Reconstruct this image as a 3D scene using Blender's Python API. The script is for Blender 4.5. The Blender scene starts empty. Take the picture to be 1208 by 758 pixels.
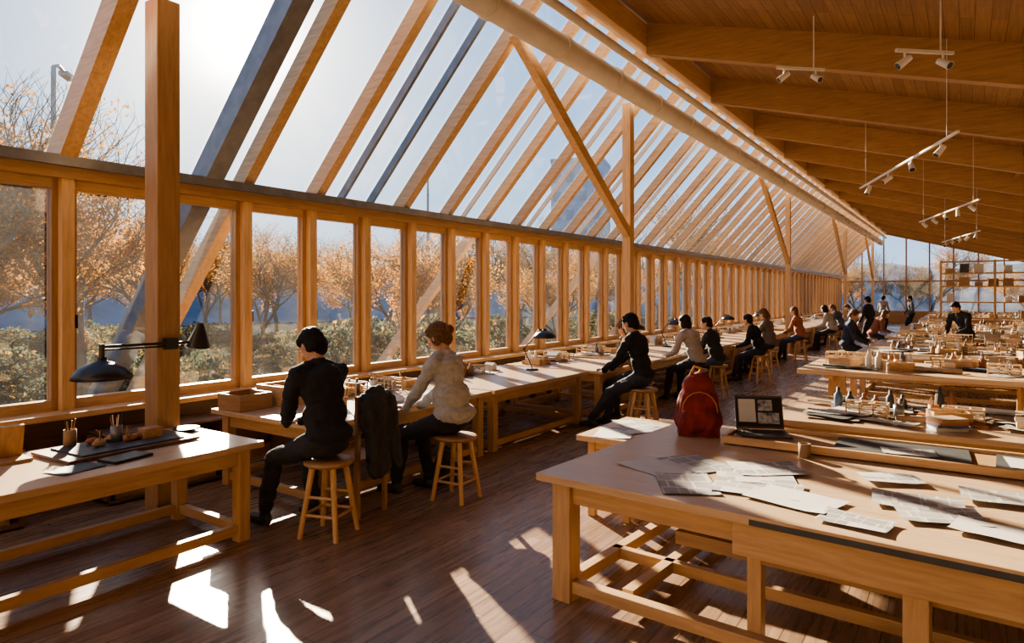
import bpy, math, random
import numpy as np
from mathutils import Vector, Matrix, Euler, noise
V=Vector
random.seed(7)
scene=bpy.context.scene
# ------------------------------------------------------------------ materials
def new_mat(name):
    m=bpy.data.materials.new(name); m.use_nodes=True
    nt=m.node_tree; b=nt.nodes['Principled BSDF']
    return m,nt,b
def N(nt,t,**k):
    n=nt.nodes.new(t)
    for a,v in k.items(): setattr(n,a,v)
    return n
def ramp(nt,stops):
    r=N(nt,'ShaderNodeValToRGB')
    e=r.color_ramp.elements
    e[0].position=stops[0][0]; e[0].color=(*stops[0][1],1)
    e[1].position=stops[-1][0]; e[1].color=(*stops[-1][1],1)
    for p,c in stops[1:-1]:
        x=e.new(p); x.color=(*c,1)
    return r
_mc={}
def plain(name,col,rough=.6,metal=0,var=.25,scale=8,bump=0.0,spec=.5):
    if name in _mc: return _mc[name]
    m,nt,b=new_mat(name)
    tc=N(nt,'ShaderNodeTexCoord'); no=N(nt,'ShaderNodeTexNoise'); no.inputs['Scale'].default_value=scale
    no.inputs['Detail'].default_value=5
    nt.links.new(tc.outputs['Object'],no.inputs['Vector'])
    lo=tuple(c*(1-var) for c in col); hi=tuple(min(1,c*(1+var)) for c in col)
    r=ramp(nt,[(.3,lo),(.7,hi)])
    nt.links.new(no.outputs['Fac'],r.inputs['Fac']); nt.links.new(r.outputs['Color'],b.inputs['Base Color'])
    b.inputs['Roughness'].default_value=rough; b.inputs['Metallic'].default_value=metal
    b.inputs['Specular IOR Level'].default_value=spec
    if bump:
        bp=N(nt,'ShaderNodeBump'); bp.inputs['Strength'].default_value=bump; bp.inputs['Distance'].default_value=.01
        nt.links.new(no.outputs['Fac'],bp.inputs['Height']); nt.links.new(bp.outputs['Normal'],b.inputs['Normal'])
    _mc[name]=m; return m
def wood(tone,axis):
    key='wood_%s_%s'%(tone,axis)
    if key in _mc: return _mc[key]
    tones={'light':((.44,.27,.14),(.65,.43,.235),.42),
           'mid':((.30,.17,.083),(.46,.28,.14),.45),
           'dark':((.10,.054,.03),(.18,.10,.052),.5),
           'top':((.50,.345,.215),(.64,.46,.30),.28),
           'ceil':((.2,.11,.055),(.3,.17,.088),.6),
           'pale':((.55,.41,.27),(.70,.55,.38),.5)}
    lo,hi,ro=tones[tone]
    m,nt,b=new_mat(key)
    tc=N(nt,'ShaderNodeTexCoord'); mp=N(nt,'ShaderNodeMapping')
    s={'X':(1.2,14,14),'Y':(14,1.2,14),'Z':(14,14,1.2)}[axis]
    mp.inputs['Scale'].default_value=s
    no=N(nt,'ShaderNodeTexNoise'); no.inputs['Scale'].default_value=2.2; no.inputs['Detail'].default_value=7; no.inputs['Roughness'].default_value=.62; no.inputs['Distortion'].default_value=.6
    nt.links.new(tc.outputs['Object'],mp.inputs['Vector']); nt.links.new(mp.outputs['Vector'],no.inputs['Vector'])
    mid=tuple((a+b_)/2 for a,b_ in zip(lo,hi))
    r=ramp(nt,[(.3,lo),(.5,mid),(.72,hi)])
    nt.links.new(no.outputs['Fac'],r.inputs['Fac'])
    oi=N(nt,'ShaderNodeObjectInfo'); mr=N(nt,'ShaderNodeMapRange'); mr.inputs['To Min'].default_value=.85; mr.inputs['To Max'].default_value=1.12
    nt.links.new(oi.outputs['Random'],mr.inputs['Value'])
    hs=N(nt,'ShaderNodeHueSaturation'); nt.links.new(mr.outputs['Result'],hs.inputs['Value']); nt.links.new(r.outputs['Color'],hs.inputs['Color'])
    nt.links.new(hs.outputs['Color'],b.inputs['Base Color'])
    b.inputs['Roughness'].default_value=ro
    bp=N(nt,'ShaderNodeBump'); bp.inputs['Strength'].default_value=.12; bp.inputs['Distance'].default_value=.01
    nt.links.new(no.outputs['Fac'],bp.inputs['Height']); nt.links.new(bp.outputs['Normal'],b.inputs['Normal'])
    _mc[key]=m; return m
def planks(name,c1,c2,axis,width,length,rough,mortar=(.02,.01,.006)):
    m,nt,b=new_mat(name)
    tc=N(nt,'ShaderNodeTexCoord'); mp=N(nt,'ShaderNodeMapping')
    if axis=='Y': mp.inputs['Rotation'].default_value=(0,0,math.pi/2)
    nt.links.new(tc.outputs['Object'],mp.inputs['Vector'])
    br=N(nt,'ShaderNodeTexBrick'); br.offset=.37; br.inputs['Scale'].default_value=1
    br.inputs['Brick Width'].default_value=length; br.inputs['Row Height'].default_value=width
    br.inputs['Mortar Size'].default_value=.003; br.inputs['Color1'].default_value=(*c1,1); br.inputs['Color2'].default_value=(*c2,1); br.inputs['Mortar'].default_value=(*mortar,1)
    nt.links.new(mp.outputs['Vector'],br.inputs['Vector'])
    m2=N(nt,'ShaderNodeMapping'); m2.inputs['Scale'].default_value=(1.5,22,22)
    nt.links.new(mp.outputs['Vector'],m2.inputs['Vector'])
    no=N(nt,'ShaderNodeTexNoise'); no.inputs['Scale'].default_value=1.5; no.inputs['Detail'].default_value=6
    nt.links.new(m2.outputs['Vector'],no.inputs['Vector'])
    r=ramp(nt,[(.3,(.78,.77,.76)),(.7,(1.18,1.16,1.15))])
    nt.links.new(no.outputs['Fac'],r.inputs['Fac'])
    mx=N(nt,'ShaderNodeMix',data_type='RGBA',blend_type='MULTIPLY'); mx.inputs[0].default_value=1
    nt.links.new(br.outputs['Color'],mx.inputs[6]); nt.links.new(r.outputs['Color'],mx.inputs[7])
    nt.links.new(mx.outputs[2],b.inputs['Base Color'])
    rr=N(nt,'ShaderNodeMapRange'); rr.inputs['To Min'].default_value=rough-.06; rr.inputs['To Max'].default_value=rough+.12
    nt.links.new(no.outputs['Fac'],rr.inputs['Value']); nt.links.new(rr.outputs['Result'],b.inputs['Roughness'])
    bp=N(nt,'ShaderNodeBump'); bp.inputs['Strength'].default_value=.25; bp.inputs['Distance'].default_value=.004
    nt.links.new(br.outputs['Fac'],bp.inputs['Height']); bp.invert=True; nt.links.new(bp.outputs['Normal'],b.inputs['Normal'])
    return m
def glass_mat(name,haze):
    m,nt,b=new_mat(name); nt.nodes.remove(b)
    out=nt.nodes['Material Output']
    t=N(nt,'ShaderNodeBsdfTransparent'); t.inputs['Color'].default_value=(.97,.98,.98,1)
    g=N(nt,'ShaderNodeBsdfGlossy'); g.inputs['Roughness'].default_value=.03
    mx=N(nt,'ShaderNodeMixShader'); mx.inputs[0].default_value=.05
    nt.links.new(t.outputs[0],mx.inputs[1]); nt.links.new(g.outputs[0],mx.inputs[2])
    tr=N(nt,'ShaderNodeBsdfTranslucent'); tr.inputs['Color'].default_value=(.95,.93,.9,1)  # translucent share added to the glass as a stand-in for sunlit haze
    tc=N(nt,'ShaderNodeTexCoord'); no=N(nt,'ShaderNodeTexNoise'); no.inputs['Scale'].default_value=1.3; no.inputs['Detail'].default_value=6; nt.links.new(tc.outputs['Object'],no.inputs['Vector'])
    mr=N(nt,'ShaderNodeMapRange'); mr.inputs['From Min'].default_value=.3; mr.inputs['From Max'].default_value=.7; mr.inputs['To Min'].default_value=haze*.4; mr.inputs['To Max'].default_value=haze*1.6
    nt.links.new(no.outputs['Fac'],mr.inputs['Value'])
    m2=N(nt,'ShaderNodeMixShader'); nt.links.new(mr.outputs['Result'],m2.inputs[0])
    nt.links.new(mx.outputs[0],m2.inputs[1]); nt.links.new(tr.outputs[0],m2.inputs[2]); nt.links.new(m2.outputs[0],out.inputs['Surface'])
    return m
GLASS=glass_mat('window_glass',.009); RGLASS=glass_mat('roof_glass',.008)
def paper_mat(name,base,ink):
    m,nt,b=new_mat(name)
    tc=N(nt,'ShaderNodeTexCoord')
    br=N(nt,'ShaderNodeTexBrick'); br.offset=.0; br.inputs['Scale'].default_value=1; br.inputs['Brick Width'].default_value=.31; br.inputs['Row Height'].default_value=.034; br.inputs['Mortar Size'].default_value=.008
    br.inputs['Color1'].default_value=(*ink,1); br.inputs['Color2'].default_value=tuple(i*2 for i in ink)+(1,); br.inputs['Mortar'].default_value=(*base,1)
    nt.links.new(tc.outputs['UV'],br.inputs['Vector'])
    vo=N(nt,'ShaderNodeTexBrick'); vo.offset=.3; vo.inputs['Scale'].default_value=1; vo.inputs['Brick Width'].default_value=.47; vo.inputs['Row Height'].default_value=.31; vo.inputs['Mortar Size'].default_value=.02
    vo.inputs['Color1'].default_value=(0,0,0,1); vo.inputs['Color2'].default_value=(1,1,1,1); vo.inputs['Mortar'].default_value=(0,0,0,1)
    nt.links.new(tc.outputs['UV'],vo.inputs['Vector'])
    mx=N(nt,'ShaderNodeMix',data_type='RGBA'); mx.inputs[6].default_value=(*base,1)
    mr=N(nt,'ShaderNodeMapRange'); mr.inputs['From Min'].default_value=.10; mr.inputs['From Max'].default_value=.35
    nt.links.new(vo.outputs['Color'],mr.inputs['Value']); nt.links.new(mr.outputs['Result'],mx.inputs[0])
    nt.links.new(br.outputs['Color'],mx.inputs[7]); nt.links.new(mx.outputs[2],b.inputs['Base Color']); b.inputs['Roughness'].default_value=.6
    return m
PAPER=paper_mat('printed_paper',(.58,.56,.53),(.06,.06,.07))
WHITE=plain('white_paper',(.62,.60,.56),.6,var=.05)
BLACK=plain('black_metal',(.02,.02,.022),.35,0,.1)
STEEL=plain('grey_steel',(.20,.21,.23),.4,.5,.15)
DUCT=plain('duct_paint',(.60,.54,.46),.45,0,.08,3)
WHT=plain('white_plastic',(.7,.69,.65),.4,0,.05)
CARD=plain('cardboard',(.33,.22,.13),.8,0,.2,5)
DMAT=plain('cutting_mat',(.06,.065,.07),.55,0,.2)
CLAY=plain('terracotta',(.36,.15,.07),.6)
BLUE=plain('blue_plastic',(.07,.12,.22),.5)
# ------------------------------------------------------------------ mesh builder
class MB:
    def __init__(s): s.v=[]; s.f=[]; s.m=[]; s.mats=[]; s.sm=[]; s.uv={}
    def mi(s,mat):
        if mat not in s.mats: s.mats.append(mat)
        return s.mats.index(mat)
    def add(s,vs,fs,mat,smooth=False):
        o=len(s.v); s.v+= [tuple(v) for v in vs]; k=s.mi(mat)
        for f in fs: s.f.append(tuple(i+o for i in f)); s.m.append(k); s.sm.append(smooth)
    def box(s,c,size,mat,rot=None):
        hx,hy,hz=[a/2 for a in size]; c=V(c)
        vs=[V((x,y,z)) for x in(-hx,hx) for y in(-hy,hy) for z in(-hz,hz)]
        if rot is not None:
            R=rot if isinstance(rot,Matrix) else Euler(rot).to_matrix()
            vs=[R@v for v in vs]
        vs=[v+c for v in vs]
        s.add(vs,[(0,1,3,2),(4,6,7,5),(0,4,5,1),(2,3,7,6),(0,2,6,4),(1,5,7,3)],mat)
    def bar(s,p,q,w,h,mat,up=(0,0,1)):
        p=V(p);q=V(q);d=(q-p); L=d.length; d.normalize(); x=d.cross(V(up))
        if x.length<1e-4: x=V((1,0,0))
        x.normalize(); z=x.cross(d)
        R=Matrix((x,d,z)).transposed()
        s.box((p+q)/2,(w,L,h),mat,R)
    def cyl(s,p,q,r0,r1,mat,n=12,caps=True,smooth=True):
        p=V(p);q=V(q);d=(q-p).normalized(); x=d.orthogonal().normalized(); y=d.cross(x)
        vs=[]
        for c,r in((p,r0),(q,r1)):
            for i in range(n):
                a=2*math.pi*i/n; vs.append(c+x*math.cos(a)*r+y*math.sin(a)*r)
        s.add(vs,[(i,(i+1)%n,n+(i+1)%n,n+i) for i in range(n)],mat,smooth)
        if caps: s.add(vs,[tuple(range(n-1,-1,-1)),tuple(range(n,2*n))],mat)
    def lathe(s,c,prof,mat,n=20,R=None):
        c=V(c); vs=[]
        for r,z in prof:
            for i in range(n):
                a=2*math.pi*i/n; v=V((r*math.cos(a),r*math.sin(a),z))
                if R is not None: v=R@v
                vs.append(v+c)
        fs=[]
        for k in range(len(prof)-1):
            for i in range(n): fs.append((k*n+i,k*n+(i+1)%n,(k+1)*n+(i+1)%n,(k+1)*n+i))
        s.add(vs,fs,mat,True)
    def ell(s,c,r,mat=None,R=None,n=14,m=9):
        c=V(c); vs=[]
        for j in range(1,m):
            t=math.pi*j/m
            for i in range(n):
                a=2*math.pi*i/n; v=V((r[0]*math.sin(t)*math.cos(a),r[1]*math.sin(t)*math.sin(a),r[2]*math.cos(t)))
                if R is not None: v=R@v
                vs.append(v+c)
        top=V((0,0,r[2]));bot=V((0,0,-r[2]))
        if R is not None: top=R@top; bot=R@bot
        vs+= [top+c,bot+c]; T=len(vs)-2;B=T+1
        fs=[(j*n+i,(j+1)*n+i,(j+1)*n+(i+1)%n,j*n+(i+1)%n) for j in range(m-2) for i in range(n)]
        fs+=[(T,i,(i+1)%n) for i in range(n)]
        fs+=[(B,(m-2)*n+(i+1)%n,(m-2)*n+i) for i in range(n)]
        s.add(vs,fs,mat,True)
    def cap(s,p,r0,q,r1,mat=None):
        s.cyl(p,q,r0,r1,mat,10); s.ell(p,(r0,)*3,mat,n=10,m=7); s.ell(q,(r1,)*3,mat,n=10,m=7)
    def sheet(s,c,w,h,rz,mat,curl=.004,thick=.0012):
        n=5; vs=[]; c=V(c); ph=random.random()*6; f0=len(s.f)
        for j in range(n+1):
            for i in range(n+1):
                x=(i/n-.5)*w;y=(j/n-.5)*h
                z=curl*(1+math.sin(ph+i*1.1+j*.8))*.6
                if (i in(0,n)) and (j in(0,n)): z+=curl*random.random()*2
                vs.append(V((x*math.cos(rz)-y*math.sin(rz),x*math.sin(rz)+y*math.cos(rz),z+thick))+c)
        s.add(vs,[(j*(n+1)+i,j*(n+1)+i+1,(j+1)*(n+1)+i+1,(j+1)*(n+1)+i) for j in range(n) for i in range(n)],mat,True)
        k=f0; o=random.random()*5
        for j in range(n):
            for i in range(n):
                s.uv[k]=[((i+a)/n+o,(j+b_)/n+o) for a,b_ in((0,0),(1,0),(1,1),(0,1))]; k+=1
    def done(s,name,loc=(0,0,0),rz=0,bevel=0,parent=None,recenter=True):
        me=bpy.data.meshes.new(name)
        off=V((0,0,0))
        if recenter and loc==(0,0,0) and rz==0 and parent is None and s.v:
            a=np.array(s.v); mn=a.min(0);mxx=a.max(0); off=V(((mn[0]+mxx[0])/2,(mn[1]+mxx[1])/2,mn[2]))
            s.v=[(v[0]-off.x,v[1]-off.y,v[2]-off.z) for v in s.v]
        me.from_pydata(s.v,[],s.f)
        for m in s.mats: me.materials.append(m if m else WHITE)
        me.polygons.foreach_set('material_index',s.m); me.polygons.foreach_set('use_smooth',s.sm)
        if s.uv:
            ul=me.uv_layers.new(name='uv')
            for k,uvs in s.uv.items():
                ls=me.polygons[k].loop_start
                for t in range(4): ul.data[ls+t].uv=uvs[t]
        me.update()
        o=bpy.data.objects.new(name,me); scene.collection.objects.link(o)
        o.location=V(loc)+off; o.rotation_euler=(0,0,rz)
        if parent: o.parent=parent
        if bevel:
            b=o.modifiers.new('bevel','BEVEL'); b.width=bevel; b.segments=2; b.limit_method='ANGLE'
        return o
def inst(o,name,loc,rz=0):
    c=bpy.data.objects.new(name,o.data); scene.collection.objects.link(c); c.location=loc; c.rotation_euler=(0,0,rz)
    for md in o.modifiers:
        if md.type=='BEVEL':
            b=c.modifiers.new('bevel','BEVEL'); b.width=md.width; b.segments=2; b.limit_method='ANGLE'
    return c
# ------------------------------------------------------------------ room
XW=-6.6; Y0=-4.43; Y1=47.0; XR=6.5
RIDX=-4.1; RIDZ=5.85; CS=.28
def ceilz(x): return RIDZ-CS*(x-RIDX)
FLOOR=planks('floor_planks',(.24,.158,.108),(.33,.222,.152),'Y',.11,1.9,.25,(.09,.055,.038))
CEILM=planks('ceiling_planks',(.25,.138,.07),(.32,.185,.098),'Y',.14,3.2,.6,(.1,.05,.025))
b=MB(); b.box(((XW-.2+XR)/2,(Y0+Y1)/2,-.1),(XR-XW+.2,Y1-Y0,.2),FLOOR); b.done('floor')
b=MB()
a0=(RIDX-.1);x1=XR+.1
vs=[(a0,Y0,ceilz(a0)),(x1,Y0,ceilz(x1)),(x1,Y1,ceilz(x1)),(a0,Y1,ceilz(a0))]
vs+=[(x,y,z+.15) for x,y,z in vs]
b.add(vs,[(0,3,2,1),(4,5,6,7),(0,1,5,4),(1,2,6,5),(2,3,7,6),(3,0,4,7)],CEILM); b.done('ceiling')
WALLM=plain('plaster',(.55,.43,.31),.8,var=.05)
b=MB(); b.box((XR+.1,(Y0+Y1)/2,1.5),(.2,Y1-Y0,3.0),WALLM); b.done('wall_right')
def gable(b,y,t,mat):
    pts=[(XW,0),(XR,0),(XR,ceilz(XR)),(RIDX,ceilz(RIDX)),(XW,3.0)]
    n=len(pts)
    vs=[(x,y,z) for x,z in pts]+[(x,y+t,z) for x,z in pts]
    b.add(vs,[tuple(range(n)),tuple(range(2*n-1,n-1,-1))]+[(i,n+i,n+(i+1)%n,(i+1)%n) for i in range(n)],mat)
b=MB(); gable(b,Y0-.2,.2,WALLM); b.done('wall_back')
b=MB(); b.box((XW-.05,(Y0+Y1)/2,-.7),(.22,Y1-Y0,2.86),wood('dark','Y')); b.done('wall_left')
b=MB(); b.box((XW+.02,(Y0+Y1)/2,.76),(.5,Y1-Y0,.05),wood('light','Y')); b.done('trim_1',bevel=.006)
b=MB(); b.box((XW+.075,(Y0+Y1)/2,.06),(.03,Y1-Y0,.12),wood('mid','Y')); b.done('baseboard_left')
b=MB(); b.box((XW,(Y0+Y1)/2,2.86),(.26,Y1-Y0,.10),wood('mid','Y')); b.box((XW+.02,(Y0+Y1)/2,2.955),(.34,Y1-Y0,.09),STEEL); b.done('window_head_beam')
SP=.885
def window_mesh():
    b=MB(); L=wood('light','Z'); Ly=wood('light','Y')
    b.box((0,0,1.79),(.22,.10,2.05),L)
    b.box((-.02,.075,1.79),(.10,.05,2.04),wood('mid','Z')); b.box((-.02,SP-.075,1.79),(.10,.05,2.04),wood('mid','Z'))
    b.box((-.02,SP/2,.83),(.10,SP-.16,.09),Ly); b.box((-.02,SP/2,2.77),(.10,SP-.16,.09),Ly)
    b.box((-.02,SP/2,1.8),(.012,SP-.2,1.9),GLASS)
    b.cyl((.05,.09,1.5),(.05,.09,1.62),.012,.012,BLACK,8)
    return b
w0=None
k=0
for i in range(-8,51):
    y=2.65+SP*i
    if y+SP>Y1+.1: break
    k+=1
    if w0 is None: w0=window_mesh().done('window_%d'%k,loc=(XW,y,0),recenter=False)
    else: inst(w0,'window_%d'%k,(XW,y,0))
RX0=XW-.1; RZ0=3.0; RS=(5.78-RZ0)/(RIDX-RX0)
def roofz(x): return RZ0+RS*(x-RX0)
b=MB()
b.bar((RX0,(Y0+Y1)/2,RZ0+.05),(RIDX,(Y0+Y1)/2,roofz(RIDX)+.05),Y1-Y0,.012,RGLASS,up=(-1,0,1))
b.done('window_roof_glazing')
def rafter(y,w,h,mat,ext=0,name='roof_rafter'):
    b=MB(); n=V((-RS,0,1)).normalized(); o=n*(-h/2+.02)
    x0=RX0-ext
    b.bar(V((x0,y,roofz(x0)))+o,V((RIDX+.0,y,roofz(RIDX+.0)))+o,w,h,mat,up=(-RS,0,1))
    b.done(name)
LX=wood('light','X')
rafter(2.62,.14,.24,LX)
rafter(3.98,.20,.24,STEEL,5.0,'steel_strut')
rafter(4.42,.13,.18,LX,5.0)
rafter(5.4,.13,.18,LX)
rafter(5.85,.045,.10,STEEL,0,'glazing_bar'); rafter(6.35,.045,.10,STEEL,0,'glazing_bar')
rafter(6.9,.13,.18,LX)
for y in(-3.4,-1.9,-.4,1.1): rafter(y,.14,.22,LX)
y=7.9;i=0
while y<Y1-.2:
    rafter(y,.11,.15,LX, 5.0 if i%5==1 else 0)
    if i%2==0: rafter(y+.48,.035,.07,DUCT,0,'glazing_bar')
    y+=SP*1.08;i+=1
b=MB(); b.box((RIDX+.12,(Y0+Y1)/2,5.60),(.2,Y1-Y0,.34),wood('light','Y')); b.done('ridge_beam',bevel=.01)
DX,DZ=-4.32,4.98
b=MB(); b.cyl((DX,Y0,DZ),(DX,Y1,DZ),.16,.16,DUCT,20)
y=Y0+1
while y<Y1: b.cyl((DX,y,DZ),(DX,y+.08,DZ),.178,.178,DUCT,20); y+=1.55
b.cyl((-4.08,Y0,5.28),(-4.08,Y1,5.28),.06,.06,DUCT,12); b.done('ventilation_duct')
y=-2.7
while y<Y1-.5:
    b=MB()
    xa=RIDX+.22; xb=XR
    dep=.46
    vs=[]
    for yy in(y-.08,y+.08):
        vs+=[(xa,yy,ceilz(xa)),(xb,yy,ceilz(xb)),(xb,yy,ceilz(xb)-dep),(xa,yy,ceilz(xa)-dep)]
    b.add(vs,[(0,1,2,3),(7,6,5,4),(0,4,5,1),(1,5,6,2),(2,6,7,3),(3,7,4,0)],wood('mid','X')); b.done('ceiling_beam')
    y+=3.0
for x in(.9,3.9):
    b=MB(); b.box((x,(Y0+Y1)/2,ceilz(x)-.09),(.09,Y1-Y0,.12),wood('ceil','Y')); b.done('ceiling_purlin')
b=MB(); b.box((-5.47,2.93,2.1),(.2,.19,4.2),wood('mid','Z')); b.done('timber_column',bevel=.008)
for py in(10.15,22.1,34.0,45.0):
    b=MB(); L=wood('light','Z')
    b.box((-4.59,py,2.46),(.14,.16,4.92),L)
    b.bar((-4.59,py-.05,2.8),(-4.59,py-3.35,5.02),.11,.15,wood('light','Y'))
    b.done('braced_timber_post')
b=MB(); L=wood('mid','Z')
b.box(((XW+XR)/2,Y1+.1,.4),(XR-XW,.2,.8),wood('mid','X'))
x=XW
while x<=XR:
    top=min(roofz(x),ceilz(x)) if x<RIDX else ceilz(x)
    b.box((x,Y1+.1,top/2+.1),(.08,.14,top-.1),L); x+=1.2
for z in(2.6,): b.box(((XW+XR)/2,Y1+.1,z),(XR-XW,.12,.09),wood('mid','X'))
b.box(((XW+XR)/2,Y1+.1,2.2),(XR-XW,.012,3.0),GLASS)
b.done('wall_far')
# ------------------------------------------------------------------ furniture
def table(name,x0,x1,y0,y1,z,top='top',leg=.09,apron=.12,axis='Y',stretch=True,rz=0,extra=None,tt=.045):
    b=MB(); w=x1-x0;d=y1-y0
    T=wood(top,axis); LZ=wood('light','Z'); ax=wood('light','X'); ay=wood('light','Y')
    b.box((0,0,z-tt/2),(w,d,tt),T)
    ix=w/2-.07-leg/2; iy=d/2-.07-leg/2
    for sx in(-1,1):
        for sy in(-1,1): b.box((sx*ix,sy*iy,(z-tt)/2),(leg,leg,z-tt),LZ)
        b.box((sx*ix,0,z-tt-apron/2),(leg*.45,2*iy-leg,apron),ay)
        if stretch: b.box((sx*ix,0,.09),(leg*.6,2*iy-leg,.07),ay)
    for sy in(-1,1):
        b.box((0,sy*iy,z-tt-apron/2),(2*ix-leg,leg*.45,apron),ax)
        if stretch: b.box((0,sy*iy,.09),(2*ix-leg,leg*.6,.07),ax)
    if extra: extra(b,w,d,z)
    return b.done(name,loc=((x0+x1)/2,(y0+y1)/2,0),rz=rz,bevel=.004)
table('work_table',-5.34,-4.28,.1,3.05,.72)
table('work_table',-5.9,-4.38,3.62,6.05,.72)
table('work_table',-5.9,-4.38,6.1,8.35,.72)
ly=[(8.45,10.0),(10.3,12.7),(12.8,15.3),(15.4,18),(18.1,20.7),(22.3,24.6),(24.7,27.2),(27.3,30),(30.2,32.8),(34.3,36.3),(36.4,39),(39.3,42)]
for a,c in ly: table('work_table',-5.9,-4.22,a,c,.72)
def exA(b,w,d,z):
    LZ=wood('light','Z'); ax=wood('light','X')
    y=-d/2
    b.box((.55,y+.10,z-.045-.09),(2.4,.09,.17),ax)
    b.box((.35,y+.20,.50),(2.7,.06,.07),wood('mid','X'))
    b.box((.35,y+.75,.50),(2.7,.06,.07),wood('mid','X'))
    b.box((-.58,y+.2,.34),(.07,.07,.66),LZ); b.box((.12,y+.16,.33),(.1,.1,.66),LZ)
    b.box((-.2,y+.75,.09),(3.0,.06,.07),ax)
    b.box((-1.3,0,.09),(.07,d-.4,.07),wood('light','Y'))
    b.box((.6,y+.012,z-.03),(2.3,.03,.03),DMAT)
bigt=table('drafting_table',-2.034,1.566,3.21,5.21,.75,axis='X',leg=.12,apron=.13,rz=math.radians(-4),extra=exA)
table('side_table',-2.62,-2.12,4.78,5.75,.66,leg=.06,apron=.07)
table('work_table',-1.35,2.4,5.75,7.35,.78,axis='X')
RT=((10.3,.78),(12.9,.8),(15.5,.78),(18.1,.8),(20.7,.78),(23.3,.78),(26,.78),(33,.78),(36,.78),(39,.78))
for a,z in RT: table('work_table',-1.6,3.0,a,a+1.7,z,axis='X')
b=MB(); b.box((.6,8.65,.95),(4.3,1.5,.05),wood('top','X'))
for x in(-1.25,.5,2.3):
    for s in(-1,1):
        b.bar((x,8.65+s*.62,0),(x,8.65+s*.25,.92),.06,.09,wood('light','Z'),up=(1,0,0))
        b.bar((x+.0,8.65-.5,.35),(x,8.65+.5,.35),.05,.06,wood('light','Y'))
    b.box((x,8.65,.9),(.08,1.2,.06),wood('light','Y'))
b.box((.6,8.65,.35),(3.5,.05,.08),wood('light','X'))
b.done('trestle_table',bevel=.003)
def stool_mesh(h):
    b=MB(); S=wood('mid','X'); L=wood('light','Z')
    b.lathe((0,0,0),[(0,h-.035),(.17,h-.035),(.185,h-.022),(.185,h-.008),(.175,h),(0,h-.003)],S,28)
    P=[]
    for i in range(4):
        a=math.pi/4+i*math.pi/2; t=V((.12*math.cos(a),.12*math.sin(a),h-.03)); f=V((.215*math.cos(a),.215*math.sin(a),0))
        b.cyl(f,t,.019,.024,L,10); P.append((t,f))
    for z in(.17,.30):
        for i in range(4):
            q=[]
            for j in(i,(i+1)%4):
                t,f=P[j]; k=z/(h-.03); q.append(f.lerp(t,k))
            if (z<.2) or i%2==0: b.cyl(q[0],q[1],.012,.012,L,8)
    return b
stool0=None
def stool(x,y,h=.56,rz=0):
    global stool0
    if stool0 is None:
        stool0=stool_mesh(h).done('wooden_stool',loc=(x,y,0),rz=rz); return
    inst(stool0,'wooden_stool',(x,y,0),rz)
# ------------------------------------------------------------------ people
def remesh(b,voxel,smooth=3):
    me=bpy.data.meshes.new('t'); me.from_pydata(b.v,[],b.f); me.update()
    o=bpy.data.objects.new('t',me); scene.collection.objects.link(o)
    r=o.modifiers.new('r','REMESH'); r.mode='VOXEL'; r.voxel_size=voxel
    s=o.modifiers.new('s','SMOOTH'); s.iterations=smooth; s.factor=.5
    dg=bpy.context.evaluated_depsgraph_get(); ev=o.evaluated_get(dg); m2=bpy.data.meshes.new_from_object(ev)
    bpy.data.objects.remove(o); bpy.data.meshes.remove(me)
    return m2
def disp(me,fn):
    n=len(me.vertices); co=np.empty(n*3); me.vertices.foreach_get('co',co); co=co.reshape(-1,3)
    nr=np.array([v.normal[:] for v in me.vertices])
    d=np.array([fn(V(c)) for c in co]); co+=nr*d[:,None]
    me.vertices.foreach_set('co',co.ravel()); me.update()
def fold(amp,sc=9,st=(1,1,1)):
    def f(p):
        q=V((p.x*st[0],p.y*st[1],p.z*st[2]))*sc
        n=noise.noise(q)+.5*noise.noise(q*2.1)
        return amp*(n - .25*abs(n)) 
    return f
def make_obj(me,name,mats,parent=None,mi=None):
    for m in mats: me.materials.append(m)
    if mi is not None: me.polygons.foreach_set('material_index',mi)
    me.polygons.foreach_set('use_smooth',[True]*len(me.polygons)); me.update()
    o=bpy.data.objects.new(name,me); scene.collection.objects.link(o)
    if parent: o.parent=parent
    return o
def ik(a,b,l1,l2,pole):
    d=b-a; L=min(d.length,l1+l2-.002); u=d.normalized(); x=(l1*l1-l2*l2+L*L)/(2*L); h=math.sqrt(max(l1*l1-x*x,0))
    p=(pole-u*pole.dot(u)).normalized()
    return a+u*x+p*h, a+u*L
def skinmat(): 
    return plain('skin',(.50,.29,.2),.5,0,.06,20)
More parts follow.
